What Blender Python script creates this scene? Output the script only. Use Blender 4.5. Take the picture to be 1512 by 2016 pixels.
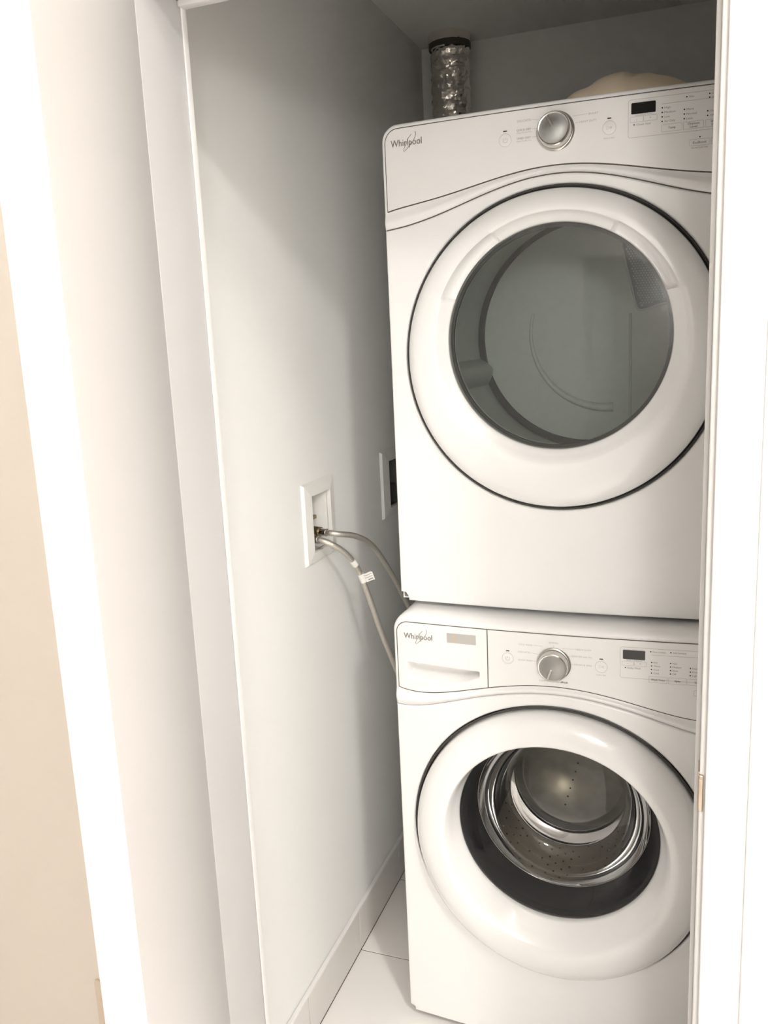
import bpy, bmesh, math, random
import numpy as np
from mathutils import Vector, Matrix, noise
random.seed(7)
for o in list(bpy.data.objects): bpy.data.objects.remove(o)
scn = bpy.context.scene
COL = scn.collection

# ------------------------------------------------------------------ camera
cam_d = bpy.data.cameras.new('camera'); cam = bpy.data.objects.new('camera', cam_d); COL.objects.link(cam)
cam_d.sensor_fit = 'HORIZONTAL'; cam_d.sensor_width = 36.0
cam_d.lens = 1667.98 / 1512 * 36.0
cam_d.clip_start = 0.01
FW = Vector((-0.3472, 0.9171, -0.1959)).normalized()
RT = Vector((0.9374, 0.3452, -0.0454)); RT = (RT - FW * RT.dot(FW)).normalized()
UP = RT.cross(FW)
M = Matrix((RT, UP, -FW)).transposed().to_4x4(); M.translation = Vector((0.6039, -1.6773, 1.5576))
cam.matrix_world = M
scn.camera = cam

# ------------------------------------------------------------------ world, exposure
w = bpy.data.worlds.new('world'); scn.world = w; w.use_nodes = True
w.node_tree.nodes['Background'].inputs[0].default_value = (0.9, 0.95, 1, 1)
w.node_tree.nodes['Background'].inputs[1].default_value = 0.05
scn.view_settings.view_transform = 'Standard'
scn.view_settings.look = 'None'
scn.view_settings.gamma = 1.0
scn.view_settings.use_curve_mapping = False
scn.view_settings.exposure = 0.54

# ------------------------------------------------------------------ lamps of the hall ceiling, plus an added fill lamp
LAMPS = [((1.60, -2.02, 2.68), 29.0), ((1.05, -1.34, 2.68), 5.0), ((-0.95, -1.45, 2.68), 2.5)]
FILL_LAMP = ((0.98, -2.70, 1.90), 31.0)  # added unseen lamp that lights the machines from the front
for (loc, pw) in LAMPS:
    ld = bpy.data.lights.new('downlight', 'AREA'); ld.shape = 'DISK'; ld.size = 0.26
    ld.energy = pw; ld.color = (1.0, 0.975, 0.945)
    lo = bpy.data.objects.new('downlight_lamp', ld); COL.objects.link(lo)
    lo.location = loc

ld = bpy.data.lights.new('fill_lamp_bulb', 'POINT'); ld.shadow_soft_size = 0.12; ld.energy = FILL_LAMP[1]; ld.color = (1.0, 0.97, 0.93)
lo = bpy.data.objects.new('fill_lamp_bulb', ld); COL.objects.link(lo); lo.location = FILL_LAMP[0]

# ------------------------------------------------------------------ materials
def mat(name, col, rough=0.5, metal=0.0, noise_amt=0.03, nscale=30.0, bump=0.0, bscale=400.0, coat=0.0, spec=0.5):
    m = bpy.data.materials.new(name); m.use_nodes = True
    nt = m.node_tree; b = nt.nodes['Principled BSDF']
    b.inputs['Roughness'].default_value = rough; b.inputs['Metallic'].default_value = metal
    b.inputs['Specular IOR Level'].default_value = spec
    if coat: b.inputs['Coat Weight'].default_value = coat; b.inputs['Coat Roughness'].default_value = 0.08
    tc = nt.nodes.new('ShaderNodeTexCoord')
    n = nt.nodes.new('ShaderNodeTexNoise'); n.inputs['Scale'].default_value = nscale; n.inputs['Detail'].default_value = 4
    nt.links.new(tc.outputs['Object'], n.inputs['Vector'])
    r = nt.nodes.new('ShaderNodeMixRGB')
    r.inputs[1].default_value = (*[max(0, c * (1 - noise_amt)) for c in col], 1)
    r.inputs[2].default_value = (*[min(1, c * (1 + noise_amt)) for c in col], 1)
    nt.links.new(n.outputs['Fac'], r.inputs[0]); nt.links.new(r.outputs[0], b.inputs['Base Color'])
    if bump:
        n2 = nt.nodes.new('ShaderNodeTexNoise'); n2.inputs['Scale'].default_value = bscale
        nt.links.new(tc.outputs['Object'], n2.inputs['Vector'])
        bp = nt.nodes.new('ShaderNodeBump'); bp.inputs['Strength'].default_value = bump; bp.inputs['Distance'].default_value = 0.001
        nt.links.new(n2.outputs['Fac'], bp.inputs['Height']); nt.links.new(bp.outputs['Normal'], b.inputs['Normal'])
    return m

def glass_mat(name, tint, rough=0.02, ior=1.5):
    m = bpy.data.materials.new(name); m.use_nodes = True; nt = m.node_tree
    for n in list(nt.nodes): nt.nodes.remove(n)
    out = nt.nodes.new('ShaderNodeOutputMaterial'); mix = nt.nodes.new('ShaderNodeMixShader')
    tr = nt.nodes.new('ShaderNodeBsdfTransparent'); gl = nt.nodes.new('ShaderNodeBsdfGlossy'); fr = nt.nodes.new('ShaderNodeFresnel')
    fr.inputs[0].default_value = ior; tr.inputs[0].default_value = (*tint, 1)
    gl.inputs['Roughness'].default_value = rough; gl.inputs[0].default_value = (1, 1, 1, 1)
    nt.links.new(fr.outputs[0], mix.inputs[0]); nt.links.new(tr.outputs[0], mix.inputs[1]); nt.links.new(gl.outputs[0], mix.inputs[2])
    nt.links.new(mix.outputs[0], out.inputs[0])
    return m

WHITE = mat('white_enamel', (0.89, 0.885, 0.875), 0.28, coat=0.3, noise_amt=0.008)
PANEL = mat('white_panel_plastic', (0.87, 0.86, 0.845), 0.3, noise_amt=0.008, bump=0.02, bscale=900)
RINGW = mat('white_door_plastic', (0.90, 0.895, 0.885), 0.22, coat=0.4, noise_amt=0.006)
SEAM = mat('gap_shade_and_edges', (0.10, 0.085, 0.07), 0.7)  # dark colour painting the shade in panel gaps; pointer edges too
GAPM = mat('gap_shade_and_rubber', (0.055, 0.05, 0.045), 0.6)  # rubber of the window and drum seals; also paints shade into door gaps
PRINT = mat('grey_print', (0.30, 0.28, 0.26), 0.6)
PRINTL = mat('pale_grey_print', (0.50, 0.475, 0.45), 0.6)
BLACK = mat('black_print', (0.01, 0.01, 0.01), 0.5)
DISP = mat('black_display_glass', (0.012, 0.012, 0.012), 0.08, bump=0.0)
CHROME = mat('brushed_chrome', (0.62, 0.60, 0.57), 0.16, metal=1.0, nscale=80)
CHROMEF = mat('brushed_chrome_face', (0.36, 0.365, 0.355), 0.3, metal=1.0, nscale=60)
LOGO = mat('silver_logo', (0.42, 0.40, 0.38), 0.35, metal=0.6)
STICK = mat('silver_sticker', (0.58, 0.56, 0.53), 0.35, metal=0.3)
GOLD = mat('gold_print', (0.72, 0.55, 0.30), 0.4)
DRUMG = mat('grey_drum_coating', (0.575, 0.60, 0.57), 0.38, noise_amt=0.05, nscale=60)
STEEL = mat('polished_drum_steel', (0.55, 0.50, 0.45), 0.2, metal=1.0, noise_amt=0.10, nscale=8)
STEELB = mat('drum_back_reflection', (0.80, 0.70, 0.58), 0.38, metal=0.8, noise_amt=0.45, nscale=16)  # warm bright blotches paint reflected hall light into the drum back
RUBBER = mat('dark_rubber', (0.035, 0.035, 0.036), 0.45)
BAFFLE = mat('pale_baffle', (0.55, 0.56, 0.53), 0.4)
GRILLE = mat('grille_plate', (0.16, 0.17, 0.165), 0.5)
GRIDOT = mat('grille_dots', (0.42, 0.43, 0.42), 0.5)
GLASS_D = glass_mat('dryer_window_glass', (0.80, 0.83, 0.81), 0.015, 1.55)
GLASS_W = glass_mat('tinted_washer_glass', (0.60, 0.60, 0.60), 0.01, 1.30)
GLASS_B = glass_mat('bowl_glass', (0.90, 0.90, 0.90), 0.01, 1.58)
WALLC = mat('closet_wall_paint', (0.87, 0.87, 0.85), 0.75, noise_amt=0.012, bump=0.06, bscale=500)
WALLH = mat('hall_wall_paint', (0.91, 0.90, 0.88), 0.75, noise_amt=0.012, bump=0.06, bscale=500)
WALLF = mat('cream_wall_paint', (0.74, 0.665, 0.58), 0.75, noise_amt=0.012, bump=0.06, bscale=500)
CEIL = mat('ceiling_paint', (0.86, 0.84, 0.81), 0.85, noise_amt=0.015, bump=0.1, bscale=300)
CEILH = mat('hall_ceiling_paint', (0.90, 0.89, 0.87), 0.85)
TRIM = mat('white_trim_paint', (0.78, 0.765, 0.75), 0.4, noise_amt=0.008)
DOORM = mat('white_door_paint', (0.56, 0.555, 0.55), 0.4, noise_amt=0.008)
TILE = mat('white_floor_tile', (0.90, 0.87, 0.84), 0.35, noise_amt=0.02, nscale=6)
TILEB = mat('grey_baseboard_tile', (0.72, 0.695, 0.66), 0.4, noise_amt=0.03, nscale=8)
GROUT = mat('brown_grout', (0.15, 0.115, 0.09), 0.9)
NICKEL = mat('satin_nickel', (0.55, 0.46, 0.37), 0.38, metal=0.9)
FOIL = mat('crinkled_foil', (0.86, 0.83, 0.78), 0.17, metal=1.0, noise_amt=0.08, nscale=60, bump=1.0, bscale=90)
TAPE = mat('dark_clamp', (0.07, 0.06, 0.05), 0.6)
BEIGE = mat('beige_cloth', (0.86, 0.73, 0.55), 0.9, noise_amt=0.06, nscale=120, bump=0.3, bscale=700)
PLAST = mat('white_box_plastic', (0.84, 0.83, 0.80), 0.45)
DARKBOX = mat('dark_box_inside', (0.10, 0.10, 0.095), 0.7)
BRASS = mat('tarnished_brass', (0.30, 0.24, 0.15), 0.45, metal=0.9, noise_amt=0.2)
PAPER = mat('white_paper_tag', (0.85, 0.84, 0.80), 0.7)
LED = bpy.data.materials.new('lamp_glow'); LED.use_nodes = True
LED.node_tree.nodes['Principled BSDF'].inputs['Emission Color'].default_value = (1, 0.9, 0.78, 1)
LED.node_tree.nodes['Principled BSDF'].inputs['Emission Strength'].default_value = 12

def braid_mat():
    m = mat('braided_steel', (0.60, 0.57, 0.52), 0.32, metal=0.85, noise_amt=0.1, nscale=200)
    nt = m.node_tree; b = nt.nodes['Principled BSDF']
    tc = nt.nodes.new('ShaderNodeTexCoord'); v = nt.nodes.new('ShaderNodeTexVoronoi'); v.inputs['Scale'].default_value = 700
    bp = nt.nodes.new('ShaderNodeBump'); bp.inputs['Strength'].default_value = 0.5; bp.inputs['Distance'].default_value = 0.001
    nt.links.new(tc.outputs['Object'], v.inputs['Vector']); nt.links.new(v.outputs['Distance'], bp.inputs['Height'])
    nt.links.new(bp.outputs['Normal'], b.inputs['Normal'])
    return m
BRAID = braid_mat()

# ------------------------------------------------------------------ object helpers
def tag(o, label=None, cat=None, group=None, kind=None):
    if label: o['label'] = label
    if cat: o['category'] = cat
    if group: o['group'] = group
    if kind: o['kind'] = kind
    return o

def mesh_obj(name, verts, faces, m, parent=None, smooth=False, sharp=None):
    me = bpy.data.meshes.new(name); me.from_pydata([tuple(v) for v in verts], [], faces); me.update()
    bm = bmesh.new(); bm.from_mesh(me); bmesh.ops.recalc_face_normals(bm, faces=bm.faces); bm.to_mesh(me); bm.free()
    return link(name, me, m, parent, smooth, sharp)

def link(name, me, m, parent=None, smooth=False, sharp=None):
    if m is not None and not me.materials: me.materials.append(m)
    if smooth:
        for p in me.polygons: p.use_smooth = True
        if sharp: me.set_sharp_from_angle(angle=math.radians(sharp))
    o = bpy.data.objects.new(name, me); COL.objects.link(o)
    if parent is not None:
        o.parent = parent
        base = Vector((0, 0, 0)); q = parent
        while q is not None: base += q.location; q = q.parent
        o.location = -base            # all vertices are written in world coordinates
    return o

def empty(name, loc):
    o = bpy.data.objects.new(name, None); COL.objects.link(o); o.location = loc; o.empty_display_size = 0.05
    return o

def bm_box(bm, a, b, bev=0.0, seg=2):
    (x0, y0, z0), (x1, y1, z1) = a, b
    mtx = Matrix.Translation(((x0 + x1) / 2, (y0 + y1) / 2, (z0 + z1) / 2)) @ Matrix.Diagonal((abs(x1 - x0), abs(y1 - y0), abs(z1 - z0), 1))
    r = bmesh.ops.create_cube(bm, size=1.0, matrix=mtx)
    if bev:
        es = set()
        for v in r['verts']: es.update(v.link_edges)
        bmesh.ops.bevel(bm, geom=list(es), offset=bev, segments=seg, profile=0.5, affect='EDGES')

def box(name, a, b, m, parent=None, bev=0.0, seg=2):
    bm = bmesh.new(); bm_box(bm, a, b, bev, seg)
    me = bpy.data.meshes.new(name); bm.to_mesh(me); bm.free()
    return link(name, me, m, parent, smooth=bev > 0, sharp=40 if bev > 0 else None)

def lathe_y(name, prof, cx, cz, m, parent=None, n=128, yadd=None, cap=False, sharp=40, mod=None, cshift=None):
    """prof: list of (r, y). Axis along y through (cx, cz)."""
    V, F = [], []
    k = len(prof)
    for j in range(n):
        a = 2 * math.pi * j / n
        for i, (r, y) in enumerate(prof):
            dz = cshift[i] if cshift else 0.0
            x = cx + r * math.cos(a); z = cz + dz + r * math.sin(a)
            yy = y + (yadd(x) if yadd else 0)
            if mod: yy += mod(i, r, a)
            V.append((x, yy, z))
    for j in range(n):
        j2 = (j + 1) % n
        for i in range(k - 1):
            F.append((j * k + i, j * k + i + 1, j2 * k + i + 1, j2 * k + i))
    if cap: F.append(tuple(j * k + k - 1 for j in range(n)))
    return mesh_obj(name, V, F, m, parent, True, sharp)

def tube(name, pts, rad, m, parent=None, n=12, closed=False, mod=None, sharp=None):
    pts = [Vector(p) for p in pts]; V, F = [], []; N = len(pts)
    up = None
    for i, p in enumerate(pts):
        if closed: t = (pts[(i + 1) % N] - pts[i - 1]).normalized()
        else: t = (pts[min(i + 1, N - 1)] - pts[max(i - 1, 0)]).normalized()
        if up is None: up = t.orthogonal().normalized()
        up = (up - t * up.dot(t)).normalized(); s = t.cross(up)
        for j in range(n):
            a = 2 * math.pi * j / n
            r = rad(i / (N - 1)) if callable(rad) else rad
            if mod: r += mod(i, a)
            V.append(p + up * (math.cos(a) * r) + s * (math.sin(a) * r))
    R = N if closed else N - 1
    for i in range(R):
        i2 = (i + 1) % N
        for j in range(n):
            F.append((i * n + j, i * n + (j + 1) % n, i2 * n + (j + 1) % n, i2 * n + j))
    if not closed:
        F.append(tuple(range(n))); F.append(tuple((N - 1) * n + j for j in range(n)))
    return mesh_obj(name, V, F, m, parent, True, sharp or 60)

def catmull(P, k=10):
    P = [Vector(p) for p in P]; out = []
    Q = [P[0] * 2 - P[1]] + P + [P[-1] * 2 - P[-2]]
    for i in range(1, len(Q) - 2):
        for j in range(k):
            t = j / k; a, b, c, d = Q[i - 1], Q[i], Q[i + 1], Q[i + 2]
            out.append(0.5 * ((2 * b) + (c - a) * t + (2 * a - 5 * b + 4 * c - d) * t * t + (3 * b - 3 * c + d - a) * t ** 3))
    out.append(P[-1]); return out

def struct(o, label, cat): return tag(o, label, cat, kind='structure')

# ------------------------------------------------------------------ the setting
XL = -0.205          # closet left wall
XR = 0.84            # closet right wall
YB = 0.956           # closet back wall
ZC = 2.408           # closet ceiling
YF0, YF1 = -0.650, -0.535   # hall face and closet face of the front wall
JL, JR, JT = -0.0975, 0.6145, 2.040   # opening

# recessed boxes in the left wall  (y0,y1,z0,z1) outer frame / inner opening
BOX1 = (-0.046, 0.118, 1.078, 1.262); IN1 = (-0.012, 0.088, 1.104, 1.232)
BOX2 = (0.443, 0.607, 1.081, 1.268); IN2 = (0.489, 0.575, 1.107, 1.238)

def wall_with_holes_x(name, x0, x1, yr, zr, holes, m):
    ys = sorted(set([yr[0], yr[1]] + [h[0] for h in holes] + [h[1] for h in holes]))
    zs = sorted(set([zr[0], zr[1]] + [h[2] for h in holes] + [h[3] for h in holes]))
    bm = bmesh.new()
    inside = lambda i, j: 0 <= i < len(ys) - 1 and 0 <= j < len(zs) - 1 and not any(
        h[0] <= (ys[i] + ys[i + 1]) / 2 <= h[1] and h[2] <= (zs[j] + zs[j + 1]) / 2 <= h[3] for h in holes)
    def q(*c): bm.faces.new([bm.verts.new(v) for v in c])
    for i in range(len(ys) - 1):
        for j in range(len(zs) - 1):
            if not inside(i, j): continue
            a, b, c, d = ys[i], ys[i + 1], zs[j], zs[j + 1]
            q((x1, a, c), (x1, b, c), (x1, b, d), (x1, a, d)); q((x0, a, c), (x0, a, d), (x0, b, d), (x0, b, c))
            if not inside(i - 1, j): q((x0, a, c), (x1, a, c), (x1, a, d), (x0, a, d))
            if not inside(i + 1, j): q((x0, b, c), (x0, b, d), (x1, b, d), (x1, b, c))
            if not inside(i, j - 1): q((x0, a, c), (x0, b, c), (x1, b, c), (x1, a, c))
            if not inside(i, j + 1): q((x0, a, d), (x1, a, d), (x1, b, d), (x0, b, d))
    bmesh.ops.remove_doubles(bm, verts=bm.verts, dist=1e-5); bmesh.ops.recalc_face_normals(bm, faces=bm.faces)
    me = bpy.data.meshes.new(name); bm.to_mesh(me); bm.free()
    return link(name, me, m)

o = wall_with_holes_x('wall_left', XL - 0.10, XL, (YF1, YB), (0.0, ZC), [IN1, IN2], WALLC)
struct(o, 'pale grey side wall of the closet holding the two recessed boxes', 'wall')
struct(box('wall_back', (XL - 0.10, YB, 0), (XR + 0.1, YB + 0.1, ZC), WALLC), 'grey wall at the back of the laundry closet', 'wall')
struct(box('wall_right', (XR, YF1, 0), (XR + 0.1, YB, ZC), WALLC), 'grey closet wall behind the right door jamb', 'wall')
struct(box('ceiling', (XL - 0.1, YF1, ZC), (XR + 0.1, YB + 0.1, ZC + 0.08), CEIL), 'shaded grey ceiling above the dryer', 'ceiling')

# front wall with the door opening, hall side
HX0, HX1, HY0, HZ = -2.3, 2.4, -2.9, 2.70
bm = bmesh.new()
bm_box(bm, (HX0, YF0, 0), (JL - 0.018, YF1, HZ)); bm_box(bm, (JR + 0.018, YF0, 0), (HX1, YF1, HZ)); bm_box(bm, (JL - 0.018, YF0, JT + 0.018), (JR + 0.018, YF1, HZ))
me = bpy.data.meshes.new('wall_front'); bm.to_mesh(me); bm.free()
struct(link('wall_front', me, WALLF), 'cream painted hall wall around the closet opening', 'wall')
# jambs
def jamb(name, a, b, lab, m=None):
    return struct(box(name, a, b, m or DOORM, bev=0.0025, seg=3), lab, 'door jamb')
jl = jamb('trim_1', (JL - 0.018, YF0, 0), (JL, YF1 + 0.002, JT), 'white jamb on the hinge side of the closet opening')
jr = jamb('trim_2', (JR, YF0, 0), (JR + 0.018, YF1 + 0.002, JT), 'white jamb with the small metal strike plate', TRIM)
jt = jamb('trim_3', (JL - 0.018, YF0, JT), (JR + 0.018, YF1 + 0.002, JT + 0.018), 'white head jamb across the top of the closet opening')
box('door_stop', (JR - 0.0055, YF0 + 0.045, 0), (JR, YF0 + 0.08, JT), TRIM, jr, bev=0.001)
box('door_stop', (JL, YF1 - 0.008, 0), (JL + 0.003, YF1 + 0.004, JT), TRIM, jl, bev=0.001, seg=3)
box('door_stop', (JL, YF1 - 0.014, JT - 0.009), (JR, YF1 + 0.002, JT), TRIM, jt, bev=0.002)
# casings on the hall side
def casing(name, x0, x1, z0, z1, lab, vertical=True):
    bm = bmesh.new()
    bm_box(bm, (x0, YF0 - 0.013, z0), (x1, YF0, z1), 0.003, 3)
    me = bpy.data.meshes.new(name); bm.to_mesh(me); bm.free()
    return struct(link(name, me, TRIM, smooth=True, sharp=40), lab, 'casing')
cr = casing('trim_4', JR + 0.0065, JR + 0.0565, 0, JT + 0.06, 'white flat casing beside the strike plate jamb')
box('backband', (JR + 0.0545, YF0 - 0.017, 0), (JR + 0.068, YF0, JT + 0.07), TRIM, cr, bev=0.003, seg=3)
casing('trim_5', JL - 0.0565, JL - 0.0065, 0, JT + 0.06, 'white casing hidden behind the open door')
casing('trim_6', JL - 0.0065, JR + 0.0065, JT + 0.0065, JT + 0.06, 'white head casing over the closet opening')
# strike plate on the right jamb
sp = box('strike_plate', (JR - 0.0016, YF0 + 0.002, 0.968), (JR + 0.0002, YF0 + 0.034, 1.021), NICKEL, jr, bev=0.0006)
sp['label'] = 'satin nickel strike plate'
box('strike_lip', (JR - 0.0012, YF0 - 0.003, 0.970), (JR + 0.0045, YF0 + 0.0025, 1.019), NICKEL, sp, bev=0.0012, seg=3)
lathe_y('screw_hole', [(0.0022, YF0 - 0.0032), (0.0022, YF0 - 0.0026)], JR + 0.0012, 1.0155, BLACK, sp, n=16, cap=True)

# hall shell
struct(box('wall_hall_left', (HX0 - 0.1, HY0, 0), (HX0, YF1, HZ), WALLH), 'white wall at the far end of the hall', 'wall')
struct(box('wall_hall_right', (HX1, HY0, 0), (HX1 + 0.1, YF1, HZ), WALLH), 'white wall closing the near end of the hall', 'wall')
struct(box('wall_hall_back', (0.02, HY0 - 0.1, 0), (HX1, HY0, HZ), WALLH), 'white hall wall facing the closet', 'wall')
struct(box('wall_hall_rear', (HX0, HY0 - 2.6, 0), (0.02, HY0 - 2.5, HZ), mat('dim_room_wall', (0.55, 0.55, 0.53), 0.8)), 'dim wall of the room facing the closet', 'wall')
struct(box('wall_hall_side', (0.02, HY0 - 2.5, 0), (0.12, HY0 - 0.1, HZ), WALLH), 'side wall of the dim room facing the closet', 'wall')
struct(box('wall_hall_end', (HX0 - 0.1, HY0 - 2.5, 0), (HX0, HY0, HZ), WALLH), 'outer wall of the dim room facing the closet', 'wall')
struct(box('ceiling_hall', (HX0 - 0.1, HY0 - 2.6, HZ), (HX1 + 0.1, YF1, HZ + 0.1), CEILH), 'white hall ceiling with round lamps', 'ceiling')
# panelled white door in the hall wall behind the photographer
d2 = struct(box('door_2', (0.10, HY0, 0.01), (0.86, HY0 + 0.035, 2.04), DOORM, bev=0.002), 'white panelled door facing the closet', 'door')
for z0, z1 in ((0.25, 0.95), (1.15, 1.85)):
    box('panel', (0.24, HY0 + 0.034, z0), (0.72, HY0 + 0.042, z1), DOORM, d2, bev=0.006)

# lamps: recessed fittings
for i, (loc, pw) in enumerate(LAMPS):
    f = empty('ceiling_light', (loc[0], loc[1], HZ))
    tag(f, ['round ceiling lamp beyond the strike plate jamb', 'round ceiling lamp close to the closet opening', 'round ceiling lamp far along the hall'][i], 'lamp', 'round hall ceiling lamps')
    V, F = [], []; n = 40
    prof = [(0.165, 0.0), (0.165, -0.008), (0.148, -0.012), (0.138, -0.001)]
    for j in range(n):
        a = 2 * math.pi * j / n
        for r, z in prof: V.append((loc[0] + r * math.cos(a), loc[1] + r * math.sin(a), HZ + z))
    for j in range(n):
        for k in range(3): F.append((j * 4 + k, j * 4 + k + 1, ((j + 1) % n) * 4 + k + 1, ((j + 1) % n) * 4 + k))
    mesh_obj('trim_ring', V, F, TRIM, f, True, 40)
    mesh_obj('lens', [(loc[0] + 0.140 * math.cos(2 * math.pi * j / n), loc[1] + 0.140 * math.sin(2 * math.pi * j / n), HZ - 0.0015) for j in range(n)], [tuple(range(n))], LED, f)

# added fill lamp, out of view, shaped as a wall globe: the glass globe is clear, the bulb light sits inside it
wl = empty('fill_lamp', (FILL_LAMP[0][0], HY0, FILL_LAMP[0][2])); tag(wl, 'added out-of-view globe lamp lighting the machines from the hall wall', 'lamp')
lathe_y('back_plate', [(0.001, HY0 + 0.018), (0.05, HY0 + 0.018), (0.056, HY0 + 0.012), (0.056, HY0)], FILL_LAMP[0][0], FILL_LAMP[0][2], NICKEL, wl, n=40)
tube('arm', [(FILL_LAMP[0][0], HY0 + 0.01, FILL_LAMP[0][2]), (FILL_LAMP[0][0], HY0 + 0.06, FILL_LAMP[0][2])], 0.012, NICKEL, wl)
lathe_y('globe', [(0.0005 + 0.14 * math.sin(math.pi * k / 24), FILL_LAMP[0][1] - 0.14 * math.cos(math.pi * k / 24)) for k in range(25)], FILL_LAMP[0][0], FILL_LAMP[0][2], GLASS_B, wl, n=48)

# floor: slab of grout + tiles
fl = struct(box('floor', (HX0 - 0.1, HY0 - 2.6, -0.08), (HX1 + 0.1, YB, -0.0015), GROUT), 'white tiled floor of the closet and hall', 'floor')
TX, TY = 0.61, 0.3084
tm = bmesh.new(); bm_box(tm, (0.0015, 0.0015, -0.012), (TX - 0.0015, TY - 0.0015, 0.0), 0.0006, 1)
tme = bpy.data.meshes.new('tile'); tm.to_mesh(tme); tm.free(); tme.materials.append(TILE)
y0 = 0.1126 - TY * 10
for j in range(12):
    for i in range(-4, 4):
        if y0 + j * TY + 0.3 < HY0 - 0.2: continue
        x = XL + 0.010 + i * TX
        if y0 + j * TY > YF0 - 0.1 and (i < 0 or i > 1): continue
        t = bpy.data.objects.new('tile', tme); COL.objects.link(t); t.parent = fl; t.location = (x, y0 + j * TY, 0)
for i in (0, 1):
    for j in (12,):
        t = bpy.data.objects.new('tile', tme); COL.objects.link(t); t.parent = fl; t.location = (XL + 0.010 + i * TX, y0 + j * TY, 0)

# tiled baseboard along the closet left wall
bb = struct(box('baseboard_left', (XL, YF1, 0), (XL + 0.006, YB, 0.112), GROUT), 'grey tile baseboard with white top edge along the closet wall', 'baseboard')
for j in range(8, 13):
    ya = max(y0 + j * TY, YF1); yb = min(y0 + (j + 1) * TY, YB)
    if yb - ya < 0.01: continue
    box('tile', (XL + 0.001, ya + 0.0014, 0.002), (XL + 0.011, yb - 0.0014, 0.112), TILEB, bb, bev=0.0005, seg=1)
ct = box('top_edge', (XL, YF1, 0.1105), (XL + 0.0115, YB, 0.1185), TRIM, bb, bev=0.003, seg=2)
struct(box('baseboard_back', (XL, YB - 0.011, 0), (XR, YB, 0.112), TILEB), 'grey tile baseboard behind the machines', 'baseboard')
struct(box('baseboard_hall', (HX0, YF0 - 0.012, 0), (JL - 0.058, YF0, 0.11), TRIM), 'white baseboard behind the open door', 'baseboard')

# open closet door, hinged on the left jamb
def open_door():
    H = Vector((JL, YF0)); E = Vector((0.2489, -1.2583)); n = (E - H).normalized(); t = Vector((n.y, -n.x)) * 0.0283
    pts = [H + n * 0.002, E, E + t, H + n * 0.002 + t]
    bm = bmesh.new()
    lo = [bm.verts.new((p.x, p.y, 0.012)) for p in pts]; hi = [bm.verts.new((p.x, p.y, 2.034)) for p in pts]
    bm.faces.new(lo); bm.faces.new(hi)
    for i in range(4): bm.faces.new((lo[i], lo[(i + 1) % 4], hi[(i + 1) % 4], hi[i]))
    bmesh.ops.recalc_face_normals(bm, faces=bm.faces)
    bmesh.ops.bevel(bm, geom=list(bm.edges), offset=0.0012, segments=2, affect='EDGES')
    me = bpy.data.meshes.new('door_1'); bm.to_mesh(me); bm.free()
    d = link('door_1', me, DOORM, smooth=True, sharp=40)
    struct(d, 'plain white hinged door standing open beside the closet', 'door')
    # hinges at the hall-side knuckle
    for z in (0.25, 1.05, 1.80):
        c = H + t * 1.15
        tube('hinge', [(c.x, c.y, z - 0.045), (c.x, c.y, z + 0.045)], 0.006, NICKEL, d, n=10)
open_door()

# small plate low on the hall wall, just past the open door's edge
tag(box('wall_plate', (-0.367, YF0 - 0.006, 0.372), (-0.297, YF0, 0.486), mat('beige_plate', (0.66, 0.55, 0.43), 0.5), bev=0.002), 'small beige plate low on the cream hall wall', 'wall plate')

# ------------------------------------------------------------------ wall boxes
def wall_box(name, B, I, label, dark):
    root = empty(name, (XL, (B[0] + B[1]) / 2, B[2]))
    tag(root, label, 'wall box', 'recessed boxes in the closet wall')
    # mitred, sloping trim frame
    V = []; F = []
    outer = [(B[0], B[2]), (B[1], B[2]), (B[1], B[3]), (B[0], B[3])]
    inner = [(I[0], I[2]), (I[1], I[2]), (I[1], I[3]), (I[0], I[3])]
    for y, z in outer: V.append((XL, y, z))
    for (y, z), (a, b) in zip(outer, inner): V.append((XL + 0.007, y + (0.004 if a > y else -0.004), z + (0.004 if b > z else -0.004)))
    for y, z in inner: V.append((XL + 0.010, y, z))
    for y, z in inner: V.append((XL - 0.004, y, z))
    for k in range(3):
        for i in range(4):
            F.append((k * 4 + i, k * 4 + (i + 1) % 4, k * 4 + 4 + (i + 1) % 4, k * 4 + 4 + i))
    mesh_obj('frame', V, F, PLAST, root)
    # liner (tray) going into the wall
    D = XL - 0.085; V = []; F = []
    for x in (XL + 0.0, D):
        for y, z in inner: V.append((x, y + (0.0015 if y == I[0] else -0.0015), z + (0.0015 if z == I[2] else -0.0015)))
    for i in range(4): F.append((i, (i + 1) % 4, 4 + (i + 1) % 4, 4 + i))
    F.append((4, 5, 6, 7))
    mesh_obj('liner', V, F, DARKBOX if dark else PLAST, root)
    return root
wb1 = wall_box('outlet_box', BOX1, IN1, 'white recessed wall box with two braided hoses coming out', False)
wb2 = wall_box('outlet_box', BOX2, IN2, 'white recessed wall box half hidden behind the dryer', True)
box('dark_fitting', (XL - 0.06, IN2[0] + 0.006, 1.115), (XL - 0.002, IN2[1] - 0.004, 1.165), BLACK, wb2, bev=0.004)
# valves inside box 1
def valve(y, z):
    v = tube('valve', [(XL - 0.083, y, z), (XL - 0.028, y, z)], 0.011, BRASS, wb1, n=14)
    box('valve_stem', (XL - 0.04, y - 0.005, z + 0.008), (XL - 0.024, y + 0.005, z + 0.034), BRASS, v, bev=0.0015)
    box('valve_handle', (XL - 0.052, y - 0.011, z + 0.028), (XL - 0.018, y + 0.011, z + 0.037), BRASS, v, bev=0.002)
valve(0.018, 1.130); valve(0.056, 1.138)

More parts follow.
